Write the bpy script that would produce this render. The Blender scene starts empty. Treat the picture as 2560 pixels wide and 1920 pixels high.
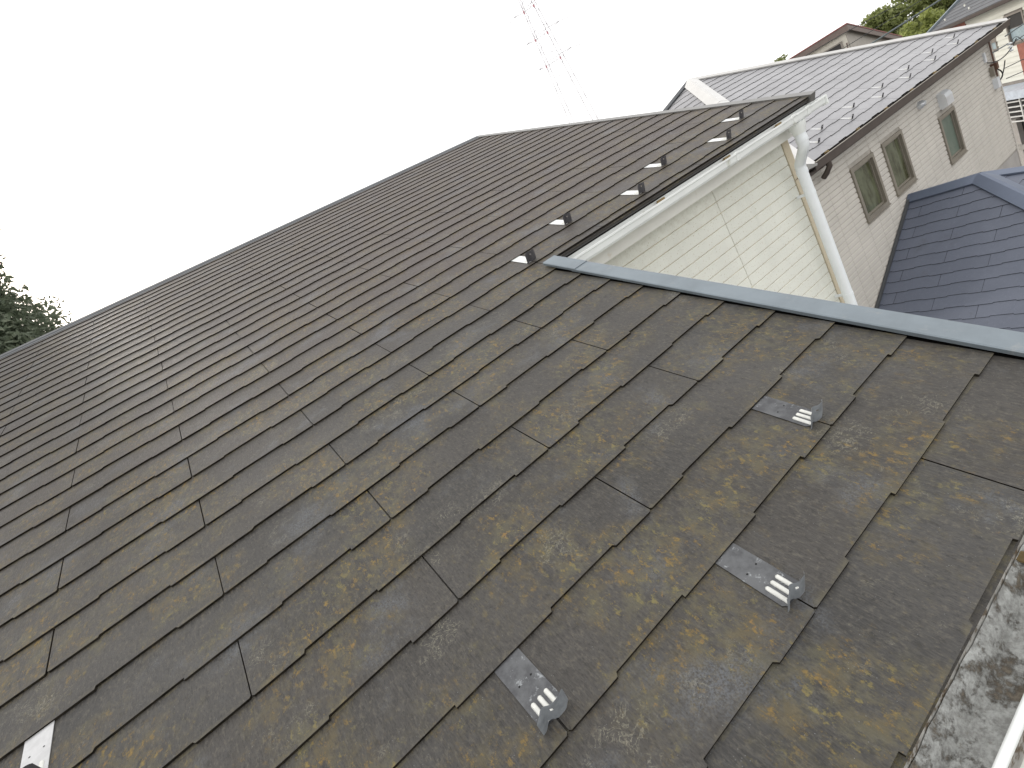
import bpy, bmesh, math, random
import numpy as np
from mathutils import Matrix, Vector
random.seed(7); rng = np.random.default_rng(7)
scene = bpy.context.scene
col = scene.collection

# ------------------------------------------------------------ camera
CAM = Vector((-0.06701, -0.37548, 0.88791))
R_RIGHT = Vector((0.74369575, -0.45202447, -0.49253479))
R_DOWN = Vector((-0.54813486, 0.00946674, -0.83633639))
R_FWD = Vector((0.38270721, 0.8919553, -0.24073))
cd = bpy.data.cameras.new('camera')
cam = bpy.data.objects.new('camera', cd); col.objects.link(cam)
m3 = Matrix((R_RIGHT, -R_DOWN, -R_FWD)).transposed()
cam.matrix_world = Matrix.Translation(CAM) @ m3.to_4x4()
cd.sensor_fit = 'HORIZONTAL'; cd.sensor_width = 36.0; cd.lens = 1225.5/2560*36
cd.clip_start = 0.02; cd.clip_end = 3000
scene.camera = cam

# ------------------------------------------------------------ sky, sun, exposure
SUN_EL, SUN_AZ = math.radians(24), math.radians(105)     # the sun stands behind the ridge, veiled
w = bpy.data.worlds.new('World'); scene.world = w; w.use_nodes = True
nt = w.node_tree; nt.nodes.clear()
sky = nt.nodes.new('ShaderNodeTexSky'); sky.sky_type = 'NISHITA'; sky.sun_disc = False
sky.sun_elevation = SUN_EL; sky.sun_rotation = math.radians(90)-SUN_AZ
sky.air_density = 1.0; sky.dust_density = 4.0; sky.ozone_density = 1.0
mixs = nt.nodes.new('ShaderNodeMix'); mixs.data_type = 'RGBA'
mixs.inputs[0].default_value = 0.80                      # thin bright overcast over the clear sky
mixs.inputs[7].default_value = (17.6, 17.4, 17.2, 1)
bgn = nt.nodes.new('ShaderNodeBackground'); bgn.inputs[1].default_value = 0.10
wo = nt.nodes.new('ShaderNodeOutputWorld')
nt.links.new(sky.outputs[0], mixs.inputs[6]); nt.links.new(mixs.outputs[2], bgn.inputs[0]); nt.links.new(bgn.outputs[0], wo.inputs[0])
sl = bpy.data.lights.new('sun', 'SUN'); sl.energy = 1.2; sl.angle = math.radians(12); sl.color = (1, 0.95, 0.87)
so = bpy.data.objects.new('sun', sl); col.objects.link(so)
sdir = Vector((math.cos(SUN_EL)*math.cos(SUN_AZ), math.cos(SUN_EL)*math.sin(SUN_AZ), math.sin(SUN_EL)))
so.rotation_euler = sdir.to_track_quat('Z', 'Y').to_euler(); so.location = (0, 20, 30)
vs = scene.view_settings
vs.view_transform = 'Standard'; vs.look = 'None'; vs.exposure = 0.08; vs.gamma = 1.0; vs.use_curve_mapping = False

# ------------------------------------------------------------ helpers
WM = {}
def put(o, world=None, parent=None):
    world = world or Matrix.Identity(4)
    col.objects.link(o)
    WM[o.name] = world
    if parent is not None:
        o.parent = parent; o.matrix_parent_inverse = WM[parent.name].inverted()
    o.matrix_basis = world
    return o
def tag(o, label=None, cat=None, group=None, kind=None):
    if label: o['label'] = label
    if cat: o['category'] = cat
    if group: o['group'] = group
    if kind: o['kind'] = kind
    return o
def empty(name, loc):
    o = bpy.data.objects.new(name, None); o.empty_display_size = 0.2
    return put(o, Matrix.Translation(loc))
class MB:
    def __init__(s): s.v = []; s.f = []
    def add(s, vs, fs):
        b = len(s.v); s.v += [tuple(p) for p in vs]; s.f += [[i+b for i in f] for f in fs]; return s
    def box(s, lo, hi, M=None):
        x0,y0,z0 = lo; x1,y1,z1 = hi
        v = [Vector(p) for p in ((x0,y0,z0),(x1,y0,z0),(x1,y1,z0),(x0,y1,z0),(x0,y0,z1),(x1,y0,z1),(x1,y1,z1),(x0,y1,z1))]
        if M: v = [M @ p for p in v]
        return s.add(v, [(0,3,2,1),(4,5,6,7),(0,1,5,4),(1,2,6,5),(2,3,7,6),(3,0,4,7)])
    def prism(s, prof, a, b, M=None, caps=True):      # prof: (y,z) closed polygon, extruded along x from a to b
        n = len(prof)
        v = [Vector((a,p[0],p[1])) for p in prof]+[Vector((b,p[0],p[1])) for p in prof]
        if M: v = [M @ p for p in v]
        f = [(i,(i+1)%n,n+(i+1)%n,n+i) for i in range(n)]
        if caps: f += [tuple(range(n))[::-1], tuple(range(n,2*n))]
        return s.add(v, f)
    def tube(s, pts, r, seg=10, caps=True):
        pts = [Vector(p) for p in pts]; rs = r if isinstance(r, (list,tuple)) else [r]*len(pts)
        v = []; up = Vector((0,0,1)); prevx = None
        for i,p in enumerate(pts):
            d = (pts[min(i+1,len(pts)-1)]-pts[max(i-1,0)]).normalized()
            x = prevx-d*prevx.dot(d) if prevx is not None else d.cross(up if abs(d.z)<.95 else Vector((1,0,0)))
            x.normalize(); prevx = x; y = d.cross(x)
            v += [p+(x*math.cos(2*math.pi*k/seg)+y*math.sin(2*math.pi*k/seg))*rs[i] for k in range(seg)]
        f = []
        for i in range(len(pts)-1):
            for k in range(seg):
                a=i*seg+k; b=i*seg+(k+1)%seg; f.append((a,b,b+seg,a+seg))
        if caps: f += [tuple(range(seg))[::-1], tuple(range((len(pts)-1)*seg, len(pts)*seg))]
        return s.add(v, f)
    def mesh(s, name, mat, smooth=False):
        me = bpy.data.meshes.new(name); me.from_pydata(s.v, [], s.f)
        if mat: me.materials.append(mat)
        bm = bmesh.new(); bm.from_mesh(me); bmesh.ops.recalc_face_normals(bm, faces=bm.faces); bm.to_mesh(me); bm.free()
        if smooth:
            me.polygons.foreach_set('use_smooth', [True]*len(me.polygons))
            try: me.set_sharp_from_angle(angle=math.radians(35))
            except Exception: pass
        me.update(); return me
    def obj(s, name, mat, parent=None, world=None, smooth=False):
        return put(bpy.data.objects.new(name, s.mesh(name, mat, smooth)), world, parent)
def shared(name, me, world, parent): return put(bpy.data.objects.new(name, me), world, parent)

# ------------------------------------------------------------ materials
class NT:
    def __init__(s, name):
        s.m = bpy.data.materials.new(name); s.m.use_nodes = True; s.t = s.m.node_tree; s.t.nodes.clear()
        s.out = s.t.nodes.new('ShaderNodeOutputMaterial'); s.b = s.t.nodes.new('ShaderNodeBsdfPrincipled')
        s.t.links.new(s.b.outputs[0], s.out.inputs[0])
    def n(s, typ, **kw):
        k = s.t.nodes.new(typ)
        for a, v in kw.items(): setattr(k, a, v)
        return k
    def l(s, a, b): s.t.links.new(a, b)
    def inp(s, node, key, val):
        if hasattr(val, 'is_linked') or hasattr(val, 'links'): s.l(val, node.inputs[key])
        else: node.inputs[key].default_value = val
    def coord(s, kind='Object', obj=None):
        c = s.n('ShaderNodeTexCoord')
        if obj: c.object = obj
        return c.outputs[kind]
    def pos(s): return s.n('ShaderNodeNewGeometry').outputs['Position']
    def map(s, vec, scale=(1,1,1), loc=(0,0,0), rot=(0,0,0)):
        k = s.n('ShaderNodeMapping'); s.l(vec, k.inputs[0]); k.inputs['Scale'].default_value = scale; k.inputs['Location'].default_value = loc; k.inputs['Rotation'].default_value = rot
        return k.outputs[0]
    def noise(s, vec, scale=5, detail=4, rough=.55, dist=0):
        k = s.n('ShaderNodeTexNoise'); s.l(vec, k.inputs['Vector']); k.inputs['Scale'].default_value = scale; k.inputs['Detail'].default_value = detail; k.inputs['Roughness'].default_value = rough; k.inputs['Distortion'].default_value = dist
        return k.outputs[0]
    def voro(s, vec, scale=5, out='Distance', feat='F1'):
        k = s.n('ShaderNodeTexVoronoi'); k.feature = feat; s.l(vec, k.inputs['Vector']); k.inputs['Scale'].default_value = scale
        return k.outputs[out]
    def ramp(s, fac, a, b, c0=0., c1=1.):
        k = s.n('ShaderNodeMapRange'); k.interpolation_type = 'SMOOTHSTEP'; s.l(fac, k.inputs[0])
        k.inputs[1].default_value = a; k.inputs[2].default_value = b; k.inputs[3].default_value = c0; k.inputs[4].default_value = c1
        return k.outputs[0]
    def math(s, op, a, b=None):
        k = s.n('ShaderNodeMath', operation=op); s.inp(k, 0, a)
        if b is not None: s.inp(k, 1, b)
        return k.outputs[0]
    def mix(s, fac, a, b, mode='MIX'):
        k = s.n('ShaderNodeMix', data_type='RGBA', blend_type=mode); s.inp(k, 0, fac)
        for i, c in ((6, a), (7, b)):
            s.inp(k, i, (*c, 1) if isinstance(c, tuple) and len(c) == 3 else c)
        return k.outputs[2]
    def rnd(s): return s.n('ShaderNodeObjectInfo').outputs['Random']
    def sep(s, vec):
        k = s.n('ShaderNodeSeparateXYZ'); s.l(vec, k.inputs[0]); return k.outputs
    def bump(s, h, strength=.3, dist=.01):
        k = s.n('ShaderNodeBump'); k.inputs['Strength'].default_value = strength; k.inputs['Distance'].default_value = dist; s.l(h, k.inputs['Height']); s.l(k.outputs[0], s.b.inputs['Normal'])
    def fin(s, color=None, rough=.6, metal=0., spec=.5):
        if color is not None: s.inp(s.b, 'Base Color', (*color, 1) if isinstance(color, tuple) and len(color) == 3 else color)
        s.inp(s.b, 'Roughness', rough); s.inp(s.b, 'Metallic', metal); s.inp(s.b, 'Specular IOR Level', spec)
        return s.m

def mat_weathered_slate(frame_obj):
    k = NT('weathered_slate'); c = k.coord('Object', frame_obj); u, v, n_ = k.sep(c)
    r = k.rnd()
    grain = k.noise(k.map(c, (230, 34, 40)), 1.0, 4, .62)
    grain2 = k.noise(k.map(c, (620, 110, 90)), 1.0, 2, .6)
    fine = k.noise(c, 260, 3, .7)
    big = k.noise(c, 2.3, 5, .6)
    mid = k.noise(c, 11, 6, .62)
    base = k.mix(k.ramp(big, .33, .68), (.028, .0265, .0245), (.057, .054, .0505))
    base = k.mix(k.math('MULTIPLY', r, .55), base, (.052, .045, .038))
    base = k.mix(k.ramp(grain, .38, .68, 0, .50), base, (.098, .093, .084))
    base = k.mix(k.ramp(grain2, .30, .46, .60, 0), base, (.015, .0142, .013))
    base = k.mix(k.ramp(k.noise(k.map(c, (1,.55,1), (4,9,0)), 130, 5, .75), .50, .68, 0, .55), base, (.125, .112, .088))
    base = k.mix(k.ramp(k.noise(k.map(c, (1,.5,1), (7,1,0)), 75, 6, .75), .34, .46, .55, 0), base, (.018, .017, .0155))
    # brown tone of the higher and farther slates
    far = k.math('MULTIPLY', k.ramp(v, 1.5, 3.0), k.ramp(u, -1.2, 1.8, .25, 1.))
    base = k.mix(k.math('MULTIPLY', far, .72), base, (.076, .056, .047))
    # blue-grey bloom
    bl = k.math('MULTIPLY', k.ramp(k.noise(k.map(c, (1,1,1), (9.3,2.1,0)), 3.6, 6, .65), .52, .70), k.ramp(fine, .38, .6, .1, 1.))
    base = k.mix(k.math('MULTIPLY', bl, .48), base, (.150, .163, .182))
    # olive film, thick in patches
    patch = k.ramp(k.noise(k.map(c, (1,1,1), (3.1,7.7,0)), 3.4, 6, .66), .43, .60)
    nearw = k.ramp(v, 1.8, 4.0, 1., .55)
    film = k.math('MULTIPLY', k.math('MULTIPLY', patch, k.ramp(k.noise(k.map(c, (1,.7,1), (2,2,0)), 26, 7, .75), .42, .62)), nearw)
    base = k.mix(k.math('MULTIPLY', film, .58), base, k.mix(k.ramp(mid, .4, .6), (.125, .098, .044), (.115, .104, .062)))
    # ochre lichen spots
    och = k.math('MULTIPLY', k.ramp(k.noise(k.map(c, (1,.65,1)), 66, 7, .76), .53, .63), k.math('MULTIPLY', patch, nearw))
    och = k.math('MULTIPLY', och, k.ramp(grain, .30, .52, .35, 1.))
    base = k.mix(k.math('MULTIPLY', och, .92), base, k.mix(k.ramp(mid, .42, .60), (.215, .138, .035), (.175, .148, .058)))
    hot = k.math('MULTIPLY', k.ramp(k.noise(k.map(c, (1,1,1), (5.5,1.4,0)), 24, 7, .75), .62, .70), k.math('MULTIPLY', patch, nearw))
    base = k.mix(k.math('MULTIPLY', hot, .75), base, (.26, .150, .040))
    # pale crusty lichen curls
    w1 = k.noise(k.map(c, (1,1,1), (1.3,4.2,0)), 34, 5, .65, 1.4)
    curl = k.ramp(k.math('ABSOLUTE', k.math('SUBTRACT', w1, .5)), .0, .026, 1., 0.)
    pm = k.ramp(k.noise(k.map(c, (1,1,1), (8.8,3.3,0)), 4.6, 5, .65), .56, .66)
    curl = k.math('MULTIPLY', k.math('MULTIPLY', curl, pm), k.ramp(fine, .35, .55, .2, 1.))
    base = k.mix(k.math('MULTIPLY', curl, .55), base, (.33, .31, .23))
    # specks
    sp = k.math('LESS_THAN', k.voro(c, 210), .13)
    sp = k.math('MULTIPLY', sp, k.math('GREATER_THAN', k.noise(c, 43, 4, .6), .60))
    base = k.mix(k.math('MULTIPLY', sp, .45), base, (.36, .37, .37))
    # moss along the lower edges
    fr = k.math('FRACT', k.math('DIVIDE', v, .182))
    edge = k.math('MULTIPLY', k.ramp(fr, .0, .09, 1., 0.), k.ramp(k.noise(c, 20, 5, .65), .44, .62))
    base = k.mix(k.math('MULTIPLY', edge, .38), base, (.150, .130, .070))
    k.bump(k.math('ADD', k.math('MULTIPLY', grain, .9), k.math('ADD', k.math('MULTIPLY', fine, .35), k.math('ADD', k.math('MULTIPLY', mid, .5), k.math('MULTIPLY', och, .3)))), .5, .004)
    return k.fin(base, k.ramp(grain, .3, .7, .46, .68), 0, .36)

def mat_roof_slate(name, c0, c1, rough, spec, var=.25, stain=None):
    k = NT(name); p = k.pos(); r = k.rnd()
    base = k.mix(k.ramp(k.noise(p, 1.6, 5, .6), .35, .68), c0, c1)
    base = k.mix(k.math('MULTIPLY', r, var), base, tuple(x*.72 for x in c0))
    base = k.mix(k.ramp(k.noise(p, 45, 4, .7), .5, .75, 0, .28), base, tuple(min(1, x*1.5) for x in c1))
    if stain: base = k.mix(k.ramp(k.noise(p, 3.3, 6, .65), .58, .74, 0, .5), base, stain)
    k.bump(k.noise(p, 130, 3, .6), .2, .003)
    return k.fin(base, rough, 0, spec)

def mat_plain(name, c, rough=.6, metal=0., spec=.5, var=.12, scale=6, dirt=None, dirt_lo=.55, bumps=0.):
    k = NT(name); p = k.pos()
    base = k.mix(k.ramp(k.noise(p, scale, 5, .6), .3, .7), tuple(x*(1-var) for x in c), tuple(min(1, x*(1+var)) for x in c))
    if dirt: base = k.mix(k.ramp(k.noise(p, scale*1.7, 6, .7), dirt_lo, dirt_lo+.16), base, dirt)
    if bumps: k.bump(k.noise(p, scale*20, 3, .6), bumps, .004)
    return k.fin(base, rough, metal, spec)

def mat_stucco(name, c, speck, amt=.5):
    k = NT(name); p = k.pos()
    base = k.mix(k.ramp(k.noise(p, 3, 4, .6), .3, .7), tuple(x*.93 for x in c), c)
    s = k.ramp(k.noise(p, 85, 3, .65), .60, .70)
    base = k.mix(k.math('MULTIPLY', s, amt), base, speck)
    z = k.sep(p)[2]
    stk = k.ramp(k.noise(k.map(p, (9, 9, .7)), 1.0, 5, .65), .52, .70)
    base = k.mix(k.math('MULTIPLY', stk, .22), base, tuple(x*.75 for x in c))
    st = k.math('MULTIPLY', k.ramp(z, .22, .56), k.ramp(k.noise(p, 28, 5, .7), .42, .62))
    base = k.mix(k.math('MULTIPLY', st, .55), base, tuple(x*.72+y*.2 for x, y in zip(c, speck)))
    k.bump(k.noise(p, 70, 4, .65), .35, .004)
    return k.fin(base, .85, 0, .25), k

M = {}
M['cream'], _k = mat_stucco('cream_siding', (.77, .775, .705), (.44, .38, .27), .8)
M['cream_trim'], _k = mat_stucco('corner_stucco', (.60, .53, .40), (.30, .24, .15), .5)
M['groove'] = mat_plain('stained_groove', (.52, .46, .34), .9, var=.3, scale=9)
M['white_pvc'] = mat_plain('white_pvc', (.78, .80, .78), .35, var=.05, scale=4, dirt=(.50, .50, .42), dirt_lo=.60)
M['white_pipe'] = mat_plain('white_pipe', (.80, .83, .85), .3, var=.04, scale=4)
M['fascia_white'] = mat_plain('white_fascia', (.80, .79, .74), .5, var=.05, scale=3, dirt=(.62, .55, .43), dirt_lo=.60)
M['dirty_gutter'] = mat_plain('dirty_gutter', (.42, .41, .38), .7, var=.3, scale=30, dirt=(.12, .085, .05), dirt_lo=.47, bumps=.5)
M['flash'] = mat_plain('blue_grey_flashing', (.18, .212, .235), .45, .35, .5, .10, 7, dirt=(.235, .255, .265), dirt_lo=.58)
M['verge_far'] = mat_plain('verge_cap_metal', (.20, .195, .185), .36, .6, .5, .05, 5)
M['dark_metal'] = mat_plain('dark_drip_metal', (.055, .052, .05), .55, .2, .5, .2, 9, dirt=(.22, .21, .19), dirt_lo=.66)
M['ridge_metal'] = mat_plain('ridge_metal', (.085, .090, .096), .45, .4, .5, .1, 5)
M['underlay'] = mat_plain('roof_underlay', (.014, .013, .012), .95, spec=.1)
def mat_silt():
    k = NT('gutter_silt'); p = k.pos()
    b = k.mix(k.ramp(k.noise(p, 60, 6, .75), .36, .66), (.30, .30, .285), (.52, .53, .51))
    d1 = k.ramp(k.noise(p, 16, 8, .74, 0), .49, .60)
    b = k.mix(k.math('MULTIPLY', d1, .88), b, k.mix(k.ramp(k.noise(p, 90, 4, .7), .4, .6), (.095, .075, .052), (.20, .165, .12)))
    b = k.mix(k.ramp(k.noise(p, 150, 4, .7), .58, .70, 0, .5), b, (.20, .18, .14))
    k.bump(k.math('ADD', k.noise(p, 90, 5, .7), k.math('MULTIPLY', d1, .8)), .8, .005)
    return k.fin(b, .92, 0, .2)
M['rust'] = mat_plain('rusty_hanger', (.26, .19, .09), .8, .2, .4, .3, 30)
M['wood_grey'] = mat_plain('grey_timber', (.30, .29, .27), .8, var=.2)
M['dirt'] = mat_silt()
def mat_galv():
    k = NT('galvanised_steel'); p = k.pos()
    b = k.mix(k.ramp(k.noise(p, 22, 5, .65), .35, .65), (.085, .086, .090), (.135, .138, .142))
    b = k.mix(k.ramp(k.noise(p, 48, 7, .75), .57, .68, 0, .7), b, (.40, .42, .43))
    k.bump(k.noise(p, 160, 3, .6), .15, .002)
    return k.fin(b, k.ramp(k.noise(p, 40, 4, .6), .3, .7, .30, .46), .85, .5)
M['galv'] = mat_galv()
M['galv_tab'] = mat_plain('galvanised_tab', (.26, .28, .30), .42, .15, .5, .2, 45, dirt=(.42, .44, .45), dirt_lo=.60)
M['rib'] = mat_plain('worn_rib', (.66, .66, .62), .4, .3, .5, .1, 60, dirt=(.45, .33, .15), dirt_lo=.60)
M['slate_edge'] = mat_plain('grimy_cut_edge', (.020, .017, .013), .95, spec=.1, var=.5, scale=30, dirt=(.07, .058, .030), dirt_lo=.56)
M['hole'] = mat_plain('nail_hole', (.01, .01, .01), .9)

# ------------------------------------------------------------ slate roof builder
EXPO, SLW, TH = .182, .910, .0069
H0 = TH*2.15
def clip_poly(poly, region):
    out = poly
    n = len(region)
    for i in range(n):
        ax, ay = region[i]; bx, by = region[(i+1) % n]
        res = []; changed = False
        side = lambda p: (bx-ax)*(p[1]-ay)-(by-ay)*(p[0]-ax)
        for j in range(len(out)):
            p, q = out[j], out[(j+1) % len(out)]
            sp, sq = side(p), side(q)
            if sp >= -1e-7: res.append(p)
            if (sp > 1e-7 and sq < -1e-7) or (sp < -1e-7 and sq > 1e-7):
                t_ = sp/(sp-sq); res.append((p[0]+(q[0]-p[0])*t_, p[1]+(q[1]-p[1])*t_))
        out = res
        if len(out) < 3: return []
    return out
def area(p): return .5*abs(sum(p[i][0]*p[(i+1)%len(p)][1]-p[(i+1)%len(p)][0]*p[i][1] for i in range(len(p))))
def slate_outline(rec, gap, jit=0.0):
    j = lambda a: random.uniform(-a, a)*jit
    rc = .004
    b = [(gap, rc), (gap+rc, 0)]
    for o in (0, .455):
        b += [(o+.126+j(.004), j(.0012)), (o+.128+j(.004), rec+j(.0015)), (o+.327+j(.004), rec+j(.0015)), (o+.330+j(.004), j(.0012))]
    b += [(SLW-gap-rc, 0), (SLW-gap, rc), (SLW-gap, 2*EXPO), (gap, 2*EXPO)]
    return b
def slate_mesh(name, poly, mat):
    nt_ = lambda v: H0*(1-v/(2*EXPO))+TH-(H0+TH)
    nb_ = lambda v: H0*(1-v/(2*EXPO))-(H0+TH)
    n = len(poly)
    v = [(p[0], p[1], nt_(p[1])) for p in poly]+[(p[0], p[1], nb_(p[1])) for p in poly]
    f = [tuple(range(n))]+[(i, n+i, n+(i+1)%n, (i+1)%n) for i in range(n)]
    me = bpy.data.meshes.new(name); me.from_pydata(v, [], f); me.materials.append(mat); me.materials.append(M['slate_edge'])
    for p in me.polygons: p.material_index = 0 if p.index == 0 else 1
    me.update()
    return me
def slate_plane(parent, frame, region, phase, r0, r1, k0, k1, mat, gap=.0019, rec=.0080, name='slate', jit=1.0, vclip=None, wob=1.0):
    full = [slate_outline(rec, gap, jit) for _ in range(5)]
    fm = [slate_mesh(name, p, mat) for p in full]
    cnt = 0
    for r in range(r0, r1):
        for k in range(k0, k1):
            u0 = phase+SLW*k+(EXPO*2.5 if r % 2 else 0); v0 = EXPO*r
            vi = random.randrange(5)
            P = [(u0+p[0], v0+p[1]) for p in full[vi]]
            C = clip_poly(P, region)
            if len(C) < 3: continue
            vis = clip_poly([(u0, v0), (u0+SLW, v0), (u0+SLW, v0+EXPO), (u0, v0+EXPO)], region)
            if len(vis) < 3 or area(vis) < 4e-4: continue
            if abs(area(C)-area(P)) < 1e-6: me = fm[vi]
            else: me = slate_mesh(name, [(p[0]-u0, p[1]-v0) for p in C], mat)
            T = Matrix.Translation((u0+random.uniform(-.0007, .0007)*wob, v0+random.uniform(-.0016, .0016)*wob, random.uniform(0, .0009)*wob)) @ Matrix.Rotation(random.uniform(-.0012, .0012)*wob, 4, 'Z') @ Matrix.Rotation(random.uniform(-.0022, .0005)*wob, 4, 'X')
            shared(name, me, frame @ T, parent); cnt += 1
    return cnt

# ------------------------------------------------------------ ground
GZ = -5.9
gm = mat_plain('ground_paving', (.21, .205, .19), .9, var=.2, scale=.6, dirt=(.12, .12, .10), dirt_lo=.6)
MB().add([(-400,-400,GZ),(400,-400,GZ),(400,600,GZ),(-400,600,GZ)], [(0,1,2,3)]).obj('ground', gm)['kind'] = 'structure'

# ============================================================ our house
T4 = math.atan(.4)
FR = Matrix.Rotation(T4, 4, 'X')                     # roof frame: (u, v, n) -> world
def rf(u, v, n=0): return FR @ Vector((u, v, n))
VR = 6.34                                            # ridge along the slope
U_LEFT, U_NEAR, U_FAR, V_EAVE = -2.73, 1.335, 4.055, 1.945
house = empty('house', (0, 3.2, GZ))
tag(house, 'house with lichen-covered dark slate roof, white gutters and cream siding', 'house')
# roof decks
deck = MB()
for (u0, u1, v0) in ((U_LEFT, U_NEAR+.05, .012), (U_NEAR+.05, U_FAR, V_EAVE+.012)):
    deck.box((u0, v0, -.075), (u1, VR, -.0185))
roof = deck.obj('roof', M['underlay'], house, FR)
M['slate'] = mat_weathered_slate(roof)
n1 = slate_plane(roof, FR, [(U_LEFT, -.02), (U_NEAR, -.02), (U_NEAR, VR+.3), (U_LEFT, VR+.3)], 0, 0, 10, -4, 3, M['slate'])
n2 = slate_plane(roof, FR, [(U_LEFT, EXPO*10), (U_NEAR+.03, EXPO*10), (U_NEAR+.03, VR), (U_LEFT, VR)], 0, 10, 11, -4, 3, M['slate'])
n3 = slate_plane(roof, FR, [(U_NEAR+.033, V_EAVE), (U_FAR, V_EAVE), (U_FAR, VR), (U_NEAR+.033, VR)], 0, 10, 11, 0, 6, M['slate'])
n4 = slate_plane(roof, FR, [(U_LEFT, EXPO*10.5), (U_FAR, EXPO*10.5), (U_FAR, VR), (U_LEFT, VR)], 0, 11, 35, -4, 6, M['slate'])
# starter strip under the eave course
MB().box((U_LEFT, -.004, -.0240), (U_NEAR, .2, -.0178)).obj('starter_strip', M['slate'], roof, FR)
MB().box((U_NEAR+.05, V_EAVE-.006, -.0240), (U_FAR, V_EAVE+.2, -.0178)).obj('starter_strip', M['slate'], roof, FR)
# far slope behind the ridge
ry, rz = rf(0, VR).y, rf(0, VR).z
MB().add([(U_LEFT, ry, rz-.03), (U_FAR, ry, rz-.03), (U_FAR, ry*2-.6, .2), (U_LEFT, ry*2-.6, .2)], [(0,1,2,3)]).obj('back_slope', M['underlay'], house)
# ridge cap
rc = MB()
rc.prism([(-.09, -.005), (-.09, .003), (-.045, .004), (-.040, .012), (0, .018), (.05, .010), (.11, -.04)], U_LEFT, U_FAR+.01, Matrix.Translation((0, ry, rz)) @ Matrix.Rotation(0, 4, 'X'))
rc.v = [(x, y, z + (.4*(y-ry) if y < ry else -.4*(y-ry))) for x, y, z in rc.v]
rc.obj('ridge_cap', M['ridge_metal'], house)
# verge cap at the far gable end
MB().prism([(U_FAR-.02, -.050), (U_FAR-.02, .008), (U_FAR+.045, .014), (U_FAR+.045, -.050)], V_EAVE-.02, VR+.01,
           FR @ Matrix(((0,1,0,0),(1,0,0,0),(0,0,1,0),(0,0,0,1)))).obj('verge_cap', M['verge_far'], house)
# verge flashing of the near wing: a long piece and a short top piece
SW = FR @ Matrix(((0,1,0,0),(1,0,0,0),(0,0,1,0),(0,0,0,1)))
def flash_prof(dn): return [(U_NEAR, .004+dn), (U_NEAR-.002, .016+dn), (U_NEAR+.002, .019+dn), (U_NEAR+.080, .020+dn), (U_NEAR+.084, .017+dn), (U_NEAR+.084, -.06), (U_NEAR+.070, -.06), (U_NEAR+.070, .004+dn)]
MB().prism(flash_prof(0), -.03, 1.70, SW).obj('verge_flashing', M['flash'], house)
MB().prism(flash_prof(.003), 1.672, 1.905, SW).obj('verge_flashing', M['flash'], house)
# drip edge, fascia, gutter of the main eave
ye, ze = rf(0, V_EAVE, -.02).y, rf(0, V_EAVE, -.02).z
X0, X1 = U_NEAR+.06, 4.03
MB().box((X0, ye+.004, .686), (U_FAR-.03, ye+.03, ze+.004)).obj('drip_edge', M['dark_metal'], house)
MB().box((X0, ye+.031, .535), (U_FAR-.10, ye+.055, ze+.0)).obj('fascia', M['fascia_white'], house)
MB().box((X0, ye+.056, .545), (U_FAR-.10, 2.02, .557)).obj('soffit', M['fascia_white'], house)
YL = 1.700
def gut_prof(yl, zt, wid, dep, th=.004):
    return [(yl+wid, zt+.018), (yl+wid, zt-dep), (yl+.012, zt-dep), (yl+.004, zt-dep+.012), (yl, zt-.008), (yl-.006, zt-.006), (yl-.006, zt+.004), (yl+.006, zt+.004),
            (yl+th+.003, zt-.010), (yl+th+.006, zt-dep+.016), (yl+.016, zt-dep+th), (yl+wid-th, zt-dep+th), (yl+wid-th, zt+.018)]
g = MB().prism(gut_prof(YL, .666, ye+.028-YL, .050), X0-.02, X1)
gut = g.obj('gutter', M['white_pvc'], house)
MB().box((X0, YL+.022, .6205), (X1-.01, ye+.022, .625)).obj('silt', M['dirt'], gut)
def ring(x, wd=.05, grow=.004):
    p = [(YL+.02, .616-grow), (YL+.004-grow, .622), (YL-grow, .656), (YL-.006-grow, .664), (YL-.006-grow, .672+grow), (YL+.010, .672+grow), (YL+.010, .668), (YL+.008, .622), (ye+.02, .6155), (ye+.02, .616-grow)]
    return MB().prism(p, x-wd/2, x+wd/2)
for x in (2.93, 3.61, 3.79): ring(x, .035).obj('gutter_joint', M['white_pvc'], gut)
MB().box((X1-.012, YL-.010, .612), (X1+.004, ye+.03, .674)).obj('gutter_end_cap', M['white_pvc'], gut)
for x in (1.47, 2.30, 2.98, 3.60):
    b = MB().box((x-.012, YL+.03, .655), (x+.012, ye+.026, .661)); b.box((x-.03, ye-.012, .640), (x+.03, ye+.003, .672))
    b.obj('gutter_hanger', M['rust'], gut)
# downpipe
xo, yo = 3.70, 1.755
pp = [(xo,yo,.615),(xo,yo,.50),(xo,yo,.465),(xo+.003,yo+.005,.447),(xo+.010,yo+.016,.430),(xo+.020,yo+.030,.416),(3.765,1.848,.356),(3.775,1.862,.342),(3.782,1.873,.325),(3.785,1.878,.306),(3.785,1.878,.26),(3.785,1.878,GZ+.2)]
dp = MB().tube(pp, .037, 18).obj('downpipe', M['white_pipe'], house, smooth=True)
MB().tube([(xo,yo,.612),(xo,yo,.575),(xo,yo,.555),(xo,yo,.535)], [.058,.054,.044,.040], 18).obj('outlet_funnel', M['white_pvc'], dp, smooth=True)
MB().tube([(xo,yo,.505),(xo,yo,.480)], .0400, 18).obj('elbow_socket', M['white_pipe'], dp, smooth=True)
MB().tube([(3.785,1.878,.285),(3.785,1.878,.255)], .0400, 18).obj('elbow_socket', M['white_pipe'], dp, smooth=True)
for z in (.10, -.76, -1.9):
    MB().tube([(3.785,1.878,z-.012),(3.785,1.878,z+.012)], .0395, 16).box((3.78,1.878,z-.01),(3.79,1.985,z+.01)).obj('pipe_clamp', M['white_pipe'], dp)
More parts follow.
